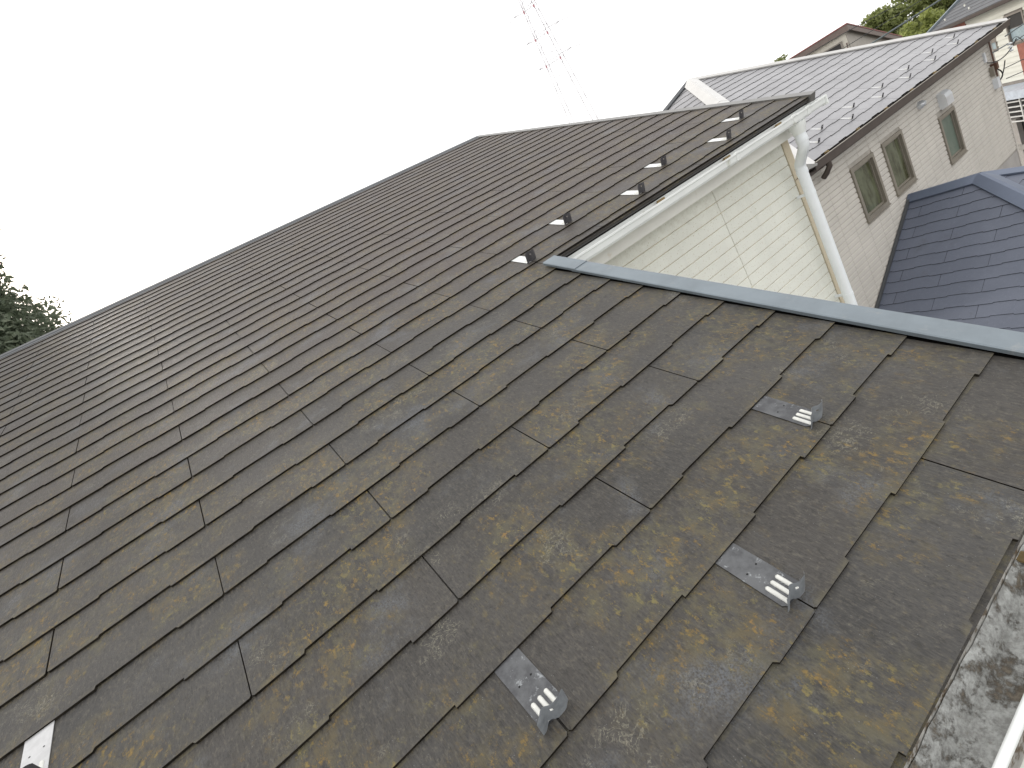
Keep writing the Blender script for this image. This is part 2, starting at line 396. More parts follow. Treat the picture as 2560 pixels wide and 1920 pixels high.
# main wall with siding boards
YW = 1.975; XC = 3.905; XS = 2.943
wall = MB().box((1.36, YW+.006, GZ), (XC-.05, YW+.15, .548)).obj('wall', M['groove'], house)
GR = .0824
zt = .545
bp = lambda z0, z1: [(YW+.010, z0), (YW+.002, z0+.001), (YW, z0+.004), (YW, z1-.003), (YW+.002, z1-.001), (YW+.010, z1)]
off = .513
nb = 0
for i in range(70):
    z1 = off-GR*i+.0; z0 = z1-GR+.0028
    if i == 0: z1 = off+.03
    for (a, b) in ((1.36, XS-.003), (XS+.003, XC-.084)):
        if i < 34:
            MB().prism(bp(z0, z1), a, b).obj('siding_board', M['cream'], wall)
rest = MB()
for i in range(34, 72):
    z1 = off-GR*i; z0 = max(z1-GR+.0028, GZ)
    rest.prism(bp(z0, z1), 1.36, XC-.084)
rest.obj('lower_siding', M['cream'], wall)['kind'] = 'stuff'
ct = MB()
for (z0, z1) in ((GZ, -1.31), (-1.305, .22), (.226, .542)):
    ct.box((XC-.082, YW-.008, z0), (XC, YW+.1, z1))
ct.obj('corner_trim', M['cream_trim'], house)
gw = MB().box((XC-.06, YW+.101, GZ), (XC-.002, 2*ry-.9, .3)); gw.add([(XC-.06, YW+.1, .3),(XC-.06, 2*ry-.9, .3),(XC-.06, ry, rz-.12),(XC-.004, YW+.1, .3),(XC-.004, 2*ry-.9, .3),(XC-.004, ry, rz-.12)], [(0,1,2),(3,5,4),(0,2,5,3),(1,4,5,2)])
gw.obj('gable_wall', M['cream'], house)
# near wing: walls, fascia, soffit, gutter
NW = MB()
NW.box((U_LEFT+.1, .255, GZ), (U_NEAR-.05, .40, -.07)); NW.box((U_NEAR-.20, .401, GZ), (U_NEAR-.05, YW, -.02))
NW.add([(U_NEAR-.19, .401, -.02),(U_NEAR-.19, YW, -.02),(U_NEAR-.19, YW, .67),(U_NEAR-.06, .401, -.02),(U_NEAR-.06, YW, -.02),(U_NEAR-.06, YW, .67)], [(0,2,1),(3,4,5),(0,3,5,2),(1,2,5,4)])
NW.obj('wing_wall', M['cream'], house)
MB().box((U_LEFT+.05, .020, -.155), (U_NEAR+.02, .042, -.036)).obj('fascia', M['fascia_white'], house)
MB().box((U_LEFT+.05, .043, -.150), (U_NEAR+.02, .254, -.138)).obj('soffit', M['fascia_white'], house)
def g2(yl, zt, wid, dep):
    return [(yl+wid, zt+.012), (yl+wid, zt-dep), (yl+.012, zt-dep), (yl+.002, zt-dep+.012), (yl-.001, zt-.010), (yl+.002, zt-.010), (yl+.008, zt-dep+.014), (yl+.016, zt-dep+.005), (yl+wid-.004, zt-dep+.005), (yl+wid-.004, zt+.012)]
ng = MB().prism(g2(-.072, -.046, .090, .075), U_LEFT, U_NEAR+.05)
ngut = ng.obj('gutter', M['dirty_gutter'], house)
lp = MB().tube([(U_LEFT, -.071, -.050), (U_NEAR+.05, -.071, -.050)], .0068, 12).obj('gutter_lip', M['white_pvc'], ngut, smooth=True)
sx = np.linspace(U_LEFT, U_NEAR+.04, 260); sy = np.linspace(-.0655, .0125, 12)
sv = [(x, y, -.100+.042*min(1, max(0, (y+.012)/.0245))**2*(3-2*min(1, max(0, (y+.012)/.0245)))+.006*((y+.03)/.045)**2+.0025*math.sin(x*37+y*90)*math.sin(x*13.1)+.0015*math.sin(x*91+y*200)) for x in sx for y in sy]
sf = [(i*12+j, i*12+j+1, (i+1)*12+j+1, (i+1)*12+j) for i in range(259) for j in range(11)]
MB().add(sv, sf).obj('silt', M['dirt'], ngut, smooth=True)['kind'] = 'stuff'
for x in (-1.6, -.4, .80):
    MB().box((x-.012, -.066, -.058), (x+.012, .014, -.053)).obj('gutter_hanger', M['rust'], ngut)

# snow guards: a plate tucked under the course above, three ribs, a wavy upright tab with a hole
def plate_mesh():
    b = MB(); w2 = .0315; L = .150
    n0 = lambda v: .0012-.0305*v                         # follows the slate's own tilt
    # outline with chamfered lower corners (v measured from the tab, upslope positive)
    out = [(-w2+.008, -.004), (w2-.008, -.004), (w2, .004), (w2, L), (-w2, L), (-w2, .004)]
    v = [(p[0], p[1], n0(p[1])+.0016) for p in out]+[(p[0], p[1], n0(p[1])) for p in out]
    n = len(out)
    b.add(v, [tuple(range(n))]+[(i, n+i, n+(i+1)%n, (i+1)%n) for i in range(n)])
    return b.mesh('snow_guard', M['galv'])
def tab_mesh():
    b = MB(); nu, nz = 24, 8; w2 = .0350; H = .050
    ids = {}
    v = []; f = []
    for i in range(nu+1):
        u = -w2+2*w2*i/nu
        h = H-.008*max(0, (abs(u)-.022)/.0115)**2
        for j in range(nz+1):
            zz = h*j/nz
            yy = -.0060-.0042*math.sin(u/.0335*math.pi*1.35)-.0012*math.cos(u/.0335*math.pi*2.7)+.003*(j/nz)**2
            ids[i, j] = len(v); v.append((u, yy, zz+.0016))
    for i in range(nu):
        for j in range(nz):
            if i in (11, 12) and j == 5: continue        # the hole
            f.append((ids[i,j], ids[i+1,j], ids[i+1,j+1], ids[i,j+1]))
    return b.add(v, f).mesh('upright_tab', M['galv_tab'], True)
def rib_mesh():
    b = MB(); v = []; f = []; ns = 12; na = 7
    for i in range(ns+1):
        s = i/ns; y = -.0015+.047*s
        rr = 1 if s < .86 else math.sqrt(max(0, 1-((s-.86)/.14)**2))
        for a in range(na):
            t_ = math.pi*a/(na-1)
            v.append((.0053*rr*math.cos(t_), y, .0014-.0305*y+.0060*rr*math.sin(t_)))
    for i in range(ns):
        for a in range(na-1):
            f.append((i*na+a, i*na+a+1, (i+1)*na+a+1, (i+1)*na+a))
    return b.add(v, f).mesh('rib', M['rib'], True)
def dot_mesh():
    b = MB(); b.add([(.0024*math.cos(k*.785), .0018*math.sin(k*.785), 0) for k in range(8)], [tuple(range(8))]); return b.mesh('nail_hole', M['hole'])
GM = dict(plate=plate_mesh(), tab=tab_mesh(), rib=rib_mesh(), dot=dot_mesh())
GM['dark_tab'] = GM['tab'].copy(); GM['dark_tab'].materials.clear(); GM['dark_tab'].materials.append(mat_plain('shaded_tab', (.075, .072, .078), .55, .2, .5, .2, 60))  # darker tab copy: shade on its downslope face put into the colour
for _v in GM['dark_tab'].vertices: _v.co.z *= 1.12
GM['pale'] = GM['plate'].copy(); GM['pale'].materials.clear(); GM['pale'].materials.append(mat_plain('pale_plate', (.50, .50, .50), .35, .3, .5, .08, 40))
GM['bright'] = GM['plate'].copy(); GM['bright'].materials.clear(); GM['bright'].materials.append(mat_plain('sky_sheen_galvanised', (.74, .75, .74), .30, .55, .5, .08, 40, dirt=(.45, .44, .40), dirt_lo=.62))  # far plates: grazing sky reflection put into a brighter base colour
def snow_guard(parent, frame, u, r, tilt=0., dv=.038, lab=None, plate='plate'):
    W_ = frame @ Matrix.Translation((u, EXPO*r+dv, -.0008-dv*.0316)) @ Matrix.Rotation(tilt, 4, 'Z')
    g_ = shared('snow_guard', GM[plate], W_, parent)
    if lab: g_['label'] = lab
    shared('upright_tab', GM['tab' if plate == 'plate' else 'dark_tab'], W_, g_)
    for x in (-.0165, 0, .0165): shared('rib', GM['rib'], W_ @ Matrix.Translation((x, 0, 0)), g_)
    for x, y in ((-.014, .083), (.016, .083)):
        shared('nail_hole', GM['dot'], W_ @ Matrix.Translation((x, y, .0033-.0305*y)), g_)
for (u, r, tl) in ((.91, 2, .0), (.455, 1, -.03), (0, 2, .02), (-.91, 6, .0), (-1.82, 6, .0),
                   (1.365, 11, 0), (1.82, 12, 0), (2.275, 11, 0), (2.73, 12, 0), (3.185, 11, 0), (3.64, 12, 0)):
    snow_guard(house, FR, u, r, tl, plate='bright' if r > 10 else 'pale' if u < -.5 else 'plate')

# ============================================================ taupe tiled house with the grey hip roof
EY = 3.265; EZ = -.083
E1 = Vector((6.23, EY, EZ)); E2 = Vector((12.84, EY, EZ)); PK = Vector((9.66, 6.72, EZ+.56*(6.72-EY)))
B1 = Vector((6.23, 10.2, EZ)); B2 = Vector((12.84, 10.2, EZ))
M['tile_wall'] = mat_plain('taupe_tile', (.53, .50, .45), .55, var=.06, scale=2.2, bumps=.15)
M['tile_joint'] = mat_plain('tile_joint', (.36, .335, .295), .9)
M['grey_slate'] = mat_roof_slate('grey_hip_slate', (.235, .232, .242), (.30, .297, .307), .38, .60, .12)
M['cap_pale'] = mat_plain('pale_ridge_metal', (.55, .54, .52), .3, .35, .5, .05, 3)
M['brown_metal'] = mat_plain('brown_gutter', (.075, .058, .050), .4, .1, .5, .12, 4)
M['taupe_frame'] = mat_plain('taupe_aluminium', (.25, .225, .185), .4, .3, .5, .08, 5)
M['plaster_grey'] = mat_plain('grey_plaster', (.36, .34, .32), .9, var=.08, bumps=.2)
h2 = empty('house', (9.5, 6.7, GZ)); tag(h2, 'taupe tiled house with pale grey hip roof and small windows', 'house')
def face_frame(o, xdir, ydir):
    x = xdir.normalized(); y = (ydir-x*ydir.dot(x)).normalized(); z = x.cross(y)
    m = Matrix((x, y, z)).transposed().to_4x4(); return Matrix.Translation(o) @ m
def face_roof(parent, pts, xdir, apex, mat, phase, name='slate', sink=.02):
    o = pts[0]; F = face_frame(o, xdir, apex-o); Fi = F.inverted()
    reg = [tuple((Fi @ p).xy) for p in pts]
    if sum(reg[i][0]*reg[(i+1)%len(reg)][1]-reg[(i+1)%len(reg)][0]*reg[i][1] for i in range(len(reg))) < 0: reg = reg[::-1]
    us = [p[0] for p in reg]; vs_ = [p[1] for p in reg]
    n_ = slate_plane(parent, F, reg, phase, int(min(vs_)//EXPO), int(max(vs_)//EXPO)+1, int(min(us)//SLW)-1, int(max(us)//SLW)+2, mat, jit=.5, rec=.012, wob=.7)
    return F, n_
rb = MB(); dz = Vector((0, 0, -.022))
rb.add([p+dz for p in (E1, E2, B2, B1, PK)], [(0,1,4),(1,2,4),(2,3,4),(3,0,4)])
rb.add([p+dz*4 for p in (E1, E2, B2, B1)], [(0,3,2,1)])
roof2 = rb.obj('roof', M['underlay'], h2)
F2, c1 = face_roof(roof2, [E1, E2, PK], Vector((1,0,0)), PK, M['grey_slate'], .72)
F2b, c2 = face_roof(roof2, [B1, E1, PK], Vector((0,-1,0)), PK, M['grey_slate'], .1)
MB().add([E2+dz*.2, B2+dz*.2, PK+dz*.2], [(0,1,2)]).add([B2+dz*.2, B1+dz*.2, PK+dz*.2], [(0,1,2)]).obj('back_slope', M['grey_slate'], h2)
def hip_cap(parent, a, b, mat, wid=.11, h=.045, name='hip_cap', nrmA=None, nrmB=None):
    a = Vector(a); b = Vector(b); d = (b-a).normalized()
    sa = d.cross(nrmA).normalized(); sb = d.cross(nrmB).normalized()
    top = Vector((0,0,1))-d*d.z; top.normalize()
    if sa.dot(Vector((0,0,1))) > 0: sa = -sa
    if sb.dot(Vector((0,0,1))) > 0: sb = -sb
    prof = [sa*wid+nrmA*.004, sa*wid+nrmA*.026, sa*.02+top*h, sb*.02+top*h, sb*wid+nrmB*.026, sb*wid+nrmB*.004]
    v = [a+p for p in prof]+[b+p for p in prof]; n = 6
    MB().add(v, [(i,(i+1)%n,n+(i+1)%n,n+i) for i in range(n)]+[tuple(range(n)), tuple(range(n,2*n))]).obj(name, mat, parent)
def nrm(a, b, c):
    n_ = (b-a).cross(c-a).normalized(); return n_ if n_.z > 0 else -n_
nF, nN, nR, nB = nrm(E1, E2, PK), nrm(B1, E1, PK), nrm(E2, B2, PK), nrm(B2, B1, PK)
mid1 = E1.lerp(PK, .62)
hip_cap(h2, E1-(PK-E1).normalized()*.03, mid1+(PK-E1)*.004, M['cap_pale'], .13, .05, nrmA=nF, nrmB=nN)
hip_cap(h2, mid1, PK, M['cap_pale'], .135, .054, nrmA=nF, nrmB=nN)
hip_cap(h2, E2-(PK-E2).normalized()*.03, PK, M['cap_pale'], .09, .05, nrmA=nF, nrmB=nR)
hip_cap(h2, B1, PK, M['ridge_metal'], .10, .05, nrmA=nN, nrmB=nB)
for k in range(6):
    snow_guard(h2, F2, .785+.905*k, 1, plate='pale')
    if k < 6: snow_guard(h2, F2, 1.245+.895*k, 2, plate='pale')
# gutter, fascia
gp = [(EY+.02, EZ-.01), (EY+.02, EZ-.105), (EY-.075, EZ-.105), (EY-.085, EZ-.02), (EY-.095, EZ-.018), (EY-.095, EZ-.008), (EY-.078, EZ-.008), (EY-.068, EZ-.098), (EY+.014, EZ-.098), (EY+.014, EZ-.01)]
g2o = MB().prism(gp, 6.30, 12.83).obj('gutter', M['brown_metal'], h2)
MB().tube([(6.30, EY-.090, EZ-.007), (12.83, EY-.090, EZ-.007)], .006, 8).obj('gutter_lip', mat_plain('gutter_lip_highlight', (.33, .30, .25), .4, .2), g2o)  # pale tube colour stands in for the highlight along the lip
for k in range(8):
    x = 6.75+.81*k
    MB().box((x-.012, EY-.076, EZ-.020), (x+.012, EY+.012, EZ-.014)).box((x-.03, EY-.02, EZ-.03), (x+.03, EY+.012, EZ+.002)).obj('gutter_hanger', M['rust'], g2o)
MB().box((6.30, EY+.021, EZ-.15), (12.83, EY+.045, EZ-.012)).obj('fascia', M['brown_metal'], h2)
MB().tube([(6.66, EY-.03, EZ-.10), (6.66, EY-.03, EZ-.17), (6.66, EY+.03, EZ-.24), (6.66, EY+.08, EZ-.28)], .034, 12).obj('gutter_outlet', M['brown_metal'], h2, smooth=True)
# wall with tiles
WY = 3.40; WX0, WX1 = 6.42, 12.585
WIN = [(7.345, 7.985, -1.282, -.514), (8.258, 8.880, -1.280, -.510), (10.040, 10.634, -1.508, -.758)]
wl = MB()
xs = sorted({WX0, WX1, *[a for w_ in WIN for a in w_[:2]]})
zs = sorted({GZ, EZ-.09, *[a for w_ in WIN for a in w_[2:]]})
for i in range(len(xs)-1):
    for j in range(len(zs)-1):
        cx, cz = (xs[i]+xs[i+1])/2, (zs[j]+zs[j+1])/2
        if any(w_[0] < cx < w_[1] and w_[2] < cz < w_[3] for w_ in WIN): continue
        wl.box((xs[i], WY+.008, zs[j]), (xs[i+1], WY+.10, zs[j+1]))
wl.box((WX0, WY+.30, GZ), (WX1, WY+.32, EZ-.09)); wl.box((WX0, WY+.1, GZ), (WX0+.1, 9.9, EZ-.09)); wl.box((WX1-.1, WY+.1, GZ), (WX1, 9.9, EZ-.09))
wall2 = wl.obj('wall', M['tile_joint'], h2)
CH, TW = .0727, .303
tiles = []
ztop = EZ-.115
for j in range(int((ztop+2.9)/CH)):
    z1 = -.170-CH*j; 
    xo_ = 0
    if z1 < -2.9: break
    x = WX0-xo_+.02
    while x < WX1:
        a, b = max(x, WX0), min(x+TW, WX1-.035)
        segs = [(a+.001, b-.001)]
        z0 = z1-CH
        for w_ in WIN:
            if z1 > w_[2]-.012 and z0 < w_[3]+.012:
                ns_ = []
                for (p, q) in segs:
                    if q <= w_[0] or p >= w_[1]: ns_.append((p, q)); continue
                    if p < w_[0]: ns_.append((p, w_[0]-.003))
                    if q > w_[1]: ns_.append((w_[1]+.003, q))
                segs = ns_
        for (p, q) in segs:
            if q-p > .02 and not (z0 < -2.236 and q > 11.55): tiles.append((p, q, z0+.0022, z1-.0022))
        x += TW
for (p, q) in [(WX0+TW*i, min(WX0+TW*(i+1), WX1-.035)) for i in range(21)]: tiles.append((p+.002, q-.002, -.168, -.122))
def tile_geo(b, p, q, z0, z1):
    d = .0045
    b.add([(p, WY+.012, z0), (q, WY+.012, z0), (q, WY+.012, z1), (p, WY+.012, z1), (p+.002, WY-.006, z0+.003), (q-.002, WY-.006, z0+.003), (q-.002, WY-.004, z1-.016), (p+.002, WY-.004, z1-.016)],
          [(4,5,6,7),(0,1,5,4),(1,2,6,5),(2,3,7,6),(3,0,4,7)])
visible = [t for t in tiles if t[2] > -2.45 and t[0] > 6.6]
visible.sort(key=lambda t: (t[0]-CAM.x)**2+(t[2]-CAM.z)**2)
near = set(visible[:290]); tc = {}
rest = MB()
for t_ in tiles:
    if t_ in near: b = MB(); tile_geo(b, *t_); b.obj('wall_tile', M['tile_wall'], wall2)
    else: tile_geo(rest, *t_)
rest.obj('far_wall_tiles', M['tile_wall'], wall2)['kind'] = 'stuff'
MB().box((WX1-.033, WY-.012, GZ), (WX1+.012, WY+.007, EZ-.12)).obj('corner_trim', M['tile_wall'], h2)
MB().box((11.56, WY-.001, GZ), (WX1-.035, WY+.007, -2.236)).obj('plaster_panel', M['plaster_grey'], h2)
def mat_frosted(name, c0, c1, rough):
    k = NT(name); p = k.pos(); z = k.sep(p)
    b = k.mix(k.ramp(k.noise(k.map(p, (7, 1, 2.2)), 1.3, 4, .55), .35, .66), c0, c1)
    b = k.mix(k.ramp(k.noise(p, 14, 4, .6), .5, .7, 0, .35), b, tuple(x*.5 for x in c0))
    return k.fin(b, rough, 0, .5)
M['glass_olive'] = mat_frosted('olive_window_glass', (.045, .046, .020), (.115, .125, .075), .12)
M['glass_green'] = mat_frosted('frosted_green_glass', (.115, .150, .118), (.150, .180, .145), .45)
def window(parent, x0, x1, z0, z1, y, glass, fr, fw=.05, proud=.022, sash=True, depth=.05):
    b = MB()
    for lo, hi in (((x0, y-proud, z0), (x0+fw, y+depth, z1)), ((x1-fw, y-proud, z0), (x1, y+depth, z1)), ((x0+fw, y-proud, z1-fw), (x1-fw, y+depth, z1)), ((x0+fw, y-proud, z0), (x1-fw, y+depth, z0+fw))): b.box(lo, hi)
    wn = b.obj('window', fr, parent)
    MB().box((x0-.006, y-proud-.012, z0-.016), (x1+.006, y, z0-.001)).obj('sill', fr, wn)
    if sash:
        s_ = MB(); i0, i1, j0, j1 = x0+fw+.004, x1-fw-.004, z0+fw+.004, z1-fw-.004; sw = .022
        for lo, hi in (((i0, y+.012, j0), (i0+sw, y+.04, j1)), ((i1-sw, y+.012, j0), (i1, y+.04, j1)), ((i0+sw, y+.012, j1-sw), (i1-sw, y+.04, j1)), ((i0+sw, y+.012, j0), (i1-sw, y+.04, j0+sw))): s_.box(lo, hi)
        s_.obj('sash', fr, wn)
    MB().box((x0+fw-.01, y+.030, z0+fw-.01), (x1-fw+.01, y+.036, z1-fw+.01)).obj('pane', glass, wn)
    return wn
for w_, gl in zip(WIN, ('glass_olive', 'glass_olive', 'glass_green')): window(h2, *w_, WY, M[gl], M['taupe_frame'])
# vents
M['steel'] = mat_plain('brushed_steel', (.70, .72, .74), .3, .45, .5, .05, 8)
hv = MB(); prof = [(WY+.006, -.43), (WY-.05, -.44), (WY-.095, -.475), (WY-.11, -.53), (WY-.11, -.66), (WY-.03, -.685), (WY+.006, -.66)]
hv.prism(prof, 10.20, 10.44).obj('vent_hood', M['steel'], h2)
MB().tube([(9.60, WY+.006, -.40), (9.60, WY-.05, -.40), (9.60, WY-.075, -.41), (9.60, WY-.085, -.425)], [.06, .058, .045, .01], 14).obj('round_vent', M['steel'], h2, smooth=True)
# service entry at the far corner
M['box_white'] = mat_plain('white_box', (.66, .68, .70), .4, var=.04); M['black'] = mat_plain('black_rubber', (.02, .02, .02), .5); M['brown'] = mat_plain('brown_porcelain', (.12, .06, .04), .35); M['porcelain'] = mat_plain('white_porcelain', (.75, .77, .78), .25, var=.03)
MB().box((12.27, WY-.07, -1.02), (12.37, WY, -.85)).obj('meter_box', M['box_white'], h2)
MB().box((12.24, WY-.06, -.80), (12.30, WY, -.64)).obj('switch_box', M['taupe_frame'], h2)
MB().box((12.33, WY-.09, -.72), (12.40, WY, -.61)).obj('cable_bracket', M['brown'], h2)
MB().box((12.14, WY-.03, -.52), (12.20, WY, -.36)).obj('junction_cover', M['box_white'], h2)
MB().tube([(12.44, WY-.03, -.25), (12.44, WY-.03, -.85)], .012, 8).obj('conduit', M['brown'], h2)
br = MB().tube([(12.44, WY-.03, -.45), (12.52, WY-.22, -.43)], .010, 8).obj('insulator_bracket', M['galv_tab'], h2)
for i in range(3):
    z = -.44-.055*i
    MB().tube([(12.52, WY-.24, z-.018), (12.52, WY-.24, z-.006), (12.52, WY-.24, z+.004), (12.52, WY-.24, z+.018)], [.016, .034, .034, .014], 12).obj('insulator', M['porcelain'], br, smooth=True)
def arc(a, b, sag, n=12, side=Vector((0,0,0))):
    a = Vector(a); b = Vector(b)
    return [a.lerp(b, i/n)+Vector((0,0,-sag*4*(i/n)*(1-i/n)))+side*(4*(i/n)*(1-i/n)) for i in range(n+1)]
MB().tube(arc((12.20, WY-.02, -.54), (12.62, WY-.30, -.42), .11, 12), .009, 6).obj('service_loop', M['black'], h2)
MB().tube(arc((12.56, WY-.26, -.42), (12.64, WY-.36, -.50), -.07, 10), .005, 6).obj('service_loop', M['black'], h2)
MB().tube(arc((12.37, WY-.05, -.70), (12.44, WY-.06, -.92), .0, 10, Vector((.07,-.03,-.02))), .010, 6).obj('service_loop', M['black'], h2)
MB().tube(arc((12.40, WY-.05, -.93), (12.52, WY-.14, -.66), .05, 10), .008, 6).obj('service_loop', M['black'], h2)

# ============================================================ low wing with the blue slate roof
M['blue_slate'] = mat_roof_slate('blue_slate', (.100, .113, .150), (.118, .132, .172), .55, .45, .2, stain=(.078, .082, .095))
M['blue_metal'] = mat_plain('blue_ridge_metal', (.125, .150, .205), .38, .3, .5, .05, 4)
BX, BZ, BS = 8.533, -1.419, .55
h3 = empty('house', (8.5, 1.6, GZ)); tag(h3, 'low house wing with blue slate hip roof below the taupe wall', 'house')
HW = 3.25                                                    # half width of the wing
RL = Vector((BX, 3.385, BZ)); RA = Vector((BX, 2.58, BZ))
ez3 = BZ-BS*HW
WLn = Vector((BX-HW, 3.385, ez3)); WLs = Vector((BX-HW, 2.58-HW, ez3)); WRs = Vector((BX+HW, 2.58-HW, ez3)); WRn = Vector((BX+HW, 3.385, ez3))
rb = MB().add([p+dz for p in (WLn, WLs, RA, RL, WRs, WRn)], [(0,1,2,3),(1,4,2),(4,5,3,2)])
roof3 = rb.obj('roof', M['underlay'], h3)
F3, c3 = face_roof(roof3, [WLn, WLs, RA, RL], Vector((0,-1,0)), RL, M['blue_slate'], .20)
F3b, c4 = face_roof(roof3, [WLs, WRs, RA], Vector((1,0,0)), RA, M['blue_slate'], .2)
MB().add([WRs+dz*.2, WRn+dz*.2, RL+dz*.2, RA+dz*.2], [(0,1,2,3)]).obj('back_slope', M['blue_slate'], h3)
nW, nS, nE3 = nrm(WLn, WLs, RA), nrm(WLs, WRs, RA), nrm(WRs, WRn, RA)
hip_cap(h3, RL, RA+(RA-RL)*.0, M['blue_metal'], .125, .05, 'ridge_cap', nW, nE3)
hip_cap(h3, WLs, RA, M['blue_metal'], .125, .05, 'hip_cap', nW, nS)
hip_cap(h3, WRs, RA, M['blue_metal'], .11, .05, 'hip_cap', nS, nE3)
dN = (RL-WLn).normalized()
fv = MB(); a = WLn+nW*.002; b = RL+nW*.002
sd = Vector((0,-1,0))
fv.add([a, b, b+sd*.035, a+sd*.035, a+nW*.03, b+nW*.03, b+sd*.035+nW*.03, a+sd*.035+nW*.03], [(0,1,2,3),(4,5,6,7),(0,1,5,4),(3,2,6,7),(0,3,7,4),(1,2,6,5)])
fv.obj('wall_flashing', M['ridge_metal'], h3)
MB().box((BX-HW+.3, 2.58-HW+.3, GZ), (BX+HW-.3, 3.38, ez3-.06)).obj('wall', M['tile_wall'], h3)

# ============================================================ cream house with red panels, far right
EA = Vector((21.124, 5.537, 0)); ED = Vector((.73343, .67977, 0)); EN = Vector((-.67977, .73343, 0))
MEt = Matrix((ED, EN, Vector((0,0,1)))).transposed().to_4x4(); ME = Matrix.Translation(EA) @ MEt    # local: s along wall, y out, z
M['cream2'] = mat_plain('cream_lap_siding', (.62, .62, .56), .7, var=.05, scale=1.5)
M['brick_red'] = mat_plain('red_panel', (.28, .105, .075), .8, var=.15, scale=7)
M['dark_slate'] = mat_roof_slate('dark_roof_slate', (.075, .078, .085), (.11, .112, .118), .6, .4)
M['brown_frame'] = mat_plain('bronze_frame', (.24, .215, .19), .45, .2, .5, .08)
M['glass_sky'] = mat_frosted('pale_window_glass', (.30, .38, .42), (.36, .44, .47), .15)
M['dark_void'] = mat_plain('dark_interior', (.035, .033, .032), .8)
M['rail'] = mat_plain('white_railing', (.72, .72, .70), .4, .1)
M['deck_beam'] = mat_plain('pale_deck_beam', (.48, .53, .60), .5)
h4 = empty('house', (24, 4, GZ)); tag(h4, 'cream lap-sided house with red panels and dark slate roof', 'house')
EE = -.161; OFF = -.35
wall4 = MB().box((-7, OFF-.2, GZ), (3.75, OFF-.03, EE-.05)).box((3.6, OFF-6.0, GZ), (3.74, OFF-.2, EE-.05)).obj('wall', M['brown_frame'], h4, ME)
W4 = [(-.07, .72, -1.47, -.64), (1.285, 1.64, -1.475, -1.215)]
def boards(s0, s1, z_hi, z_lo, mat, nm, hgt=.142):
    z = z_hi
    while z > z_lo+.02:
        z0 = max(z-hgt, z_lo)
        segs = [(s0, s1)]
        for w_ in W4:
            if z > w_[2] and z0 < w_[3]:
                n_ = []
                for (p, q) in segs:
                    if q <= w_[0] or p >= w_[1]: n_.append((p, q)); continue
                    if p < w_[0]: n_.append((p, w_[0]))
                    if q > w_[1]: n_.append((w_[1], q))
                segs = n_
        for (p, q) in segs:
            MB().prism([(OFF-.03, z0+.004), (OFF+.014, z0+.004), (OFF-.010, z), (OFF-.03, z)], p, q).obj(nm, mat, wall4, ME)
        z = z0
boards(-3.2, 2.52, EE-.10, -2.52, M['cream2'], 'siding_board')
boards(2.53, 3.74, -.47, -3.0, M['cream2'], 'siding_board', .142)
MB().box((2.53, OFF-.03, -.465), (3.74, OFF+.006, EE-.06)).obj('red_panel', M['brick_red'], h4, ME)
MB().box((-3.2, OFF+.005, -2.5), (.47, OFF+.016, -1.52)).obj('red_panel', M['brick_red'], h4, ME)
MB().prism([(OFF+.005, -.60), (OFF+.03, -.60), (OFF+.03, -.50), (OFF+.005, -.50)], -3.2, 2.5).obj('trim_band', M['cream2'], h4, ME)
def win_local(parent, Mx, s0, s1, z0, z1, y, panes, fr, fw=.05):
    b = MB()
    for lo, hi in (((s0, y-.06, z0), (s0+fw, y+.03, z1)), ((s1-fw, y-.06, z0), (s1, y+.03, z1)), ((s0+fw, y-.06, z1-fw), (s1-fw, y+.03, z1)), ((s0+fw, y-.06, z0), (s1-fw, y+.03, z0+fw))): b.box(lo, hi)
    wn = b.obj('window', fr, parent, Mx)
    for (a0, a1, mt) in panes: MB().box((s0+fw-.005, y-.03, z0+(z1-z0)*a0), (s1-fw+.005, y-.022, z0+(z1-z0)*a1)).obj('pane', mt, wn, Mx)
win_local(h4, ME, *W4[0][:2], *W4[0][2:], OFF, [(.03, .49, M['glass_sky']), (.51, .97, M['dark_void'])], M['brown_frame'])
win_local(h4, ME, *W4[1][:2], *W4[1][2:], OFF, [(.05, .95, M['glass_sky'])], M['brown_frame'], .03)
# roof
SL4 = .45
rd = MB()
rv = lambda s, d, dz_=0: Vector((s, -d, EE+SL4*d+dz_))
rd.add([rv(-7,0,-.03), rv(3.95,0,-.03), rv(3.95,4,-.03), rv(-7,4,-.03), rv(-7,0,-.09), rv(3.95,0,-.09), rv(3.95,4,-.09), rv(-7,4,-.09)], [(0,1,2,3),(4,7,6,5),(0,4,5,1),(1,5,6,2)])
roof4 = rd.obj('roof', M['underlay'], h4, ME)
cs = MB(); dd = EXPO/math.sqrt(1+SL4**2)
for i in range(24):
    d0 = dd*i
    p = [rv(0,d0,-.001), rv(0,d0+dd*1.05,-.014), rv(0,d0+dd*1.05,-.022), rv(0,d0,-.022)]
    cs.prism([(q.y, q.z) for q in p], -7, 3.93)
cs.obj('slate_courses', M['dark_slate'], roof4, ME)['kind'] = 'stuff'
cp = MB(); a = rv(3.95,-.02,.03); b = rv(3.95,4,.03)
cp.prism([(-.06,-.07),(-.06,.03),(.06,.03),(.06,-.07)], 0, (b-a).length, Matrix.Translation(a) @ face_frame(Vector((0,0,0)), (b-a), Vector((1,0,0))))
cp.obj('verge_cap', M['flash'], h4, ME)
MB().prism([(.02, EE-.02), (.02, EE-.10), (.11, EE-.10), (.12, EE-.02), (.11, EE-.02), (.10, EE-.09), (.03, EE-.09), (.03, EE-.02)], -7, 3.93).obj('gutter', M['brown_metal'], h4, ME)
MB().box((-7, -.34, EE-.13), (3.9, .015, EE-.085)).obj('soffit', M['brown_metal'], h4, ME)
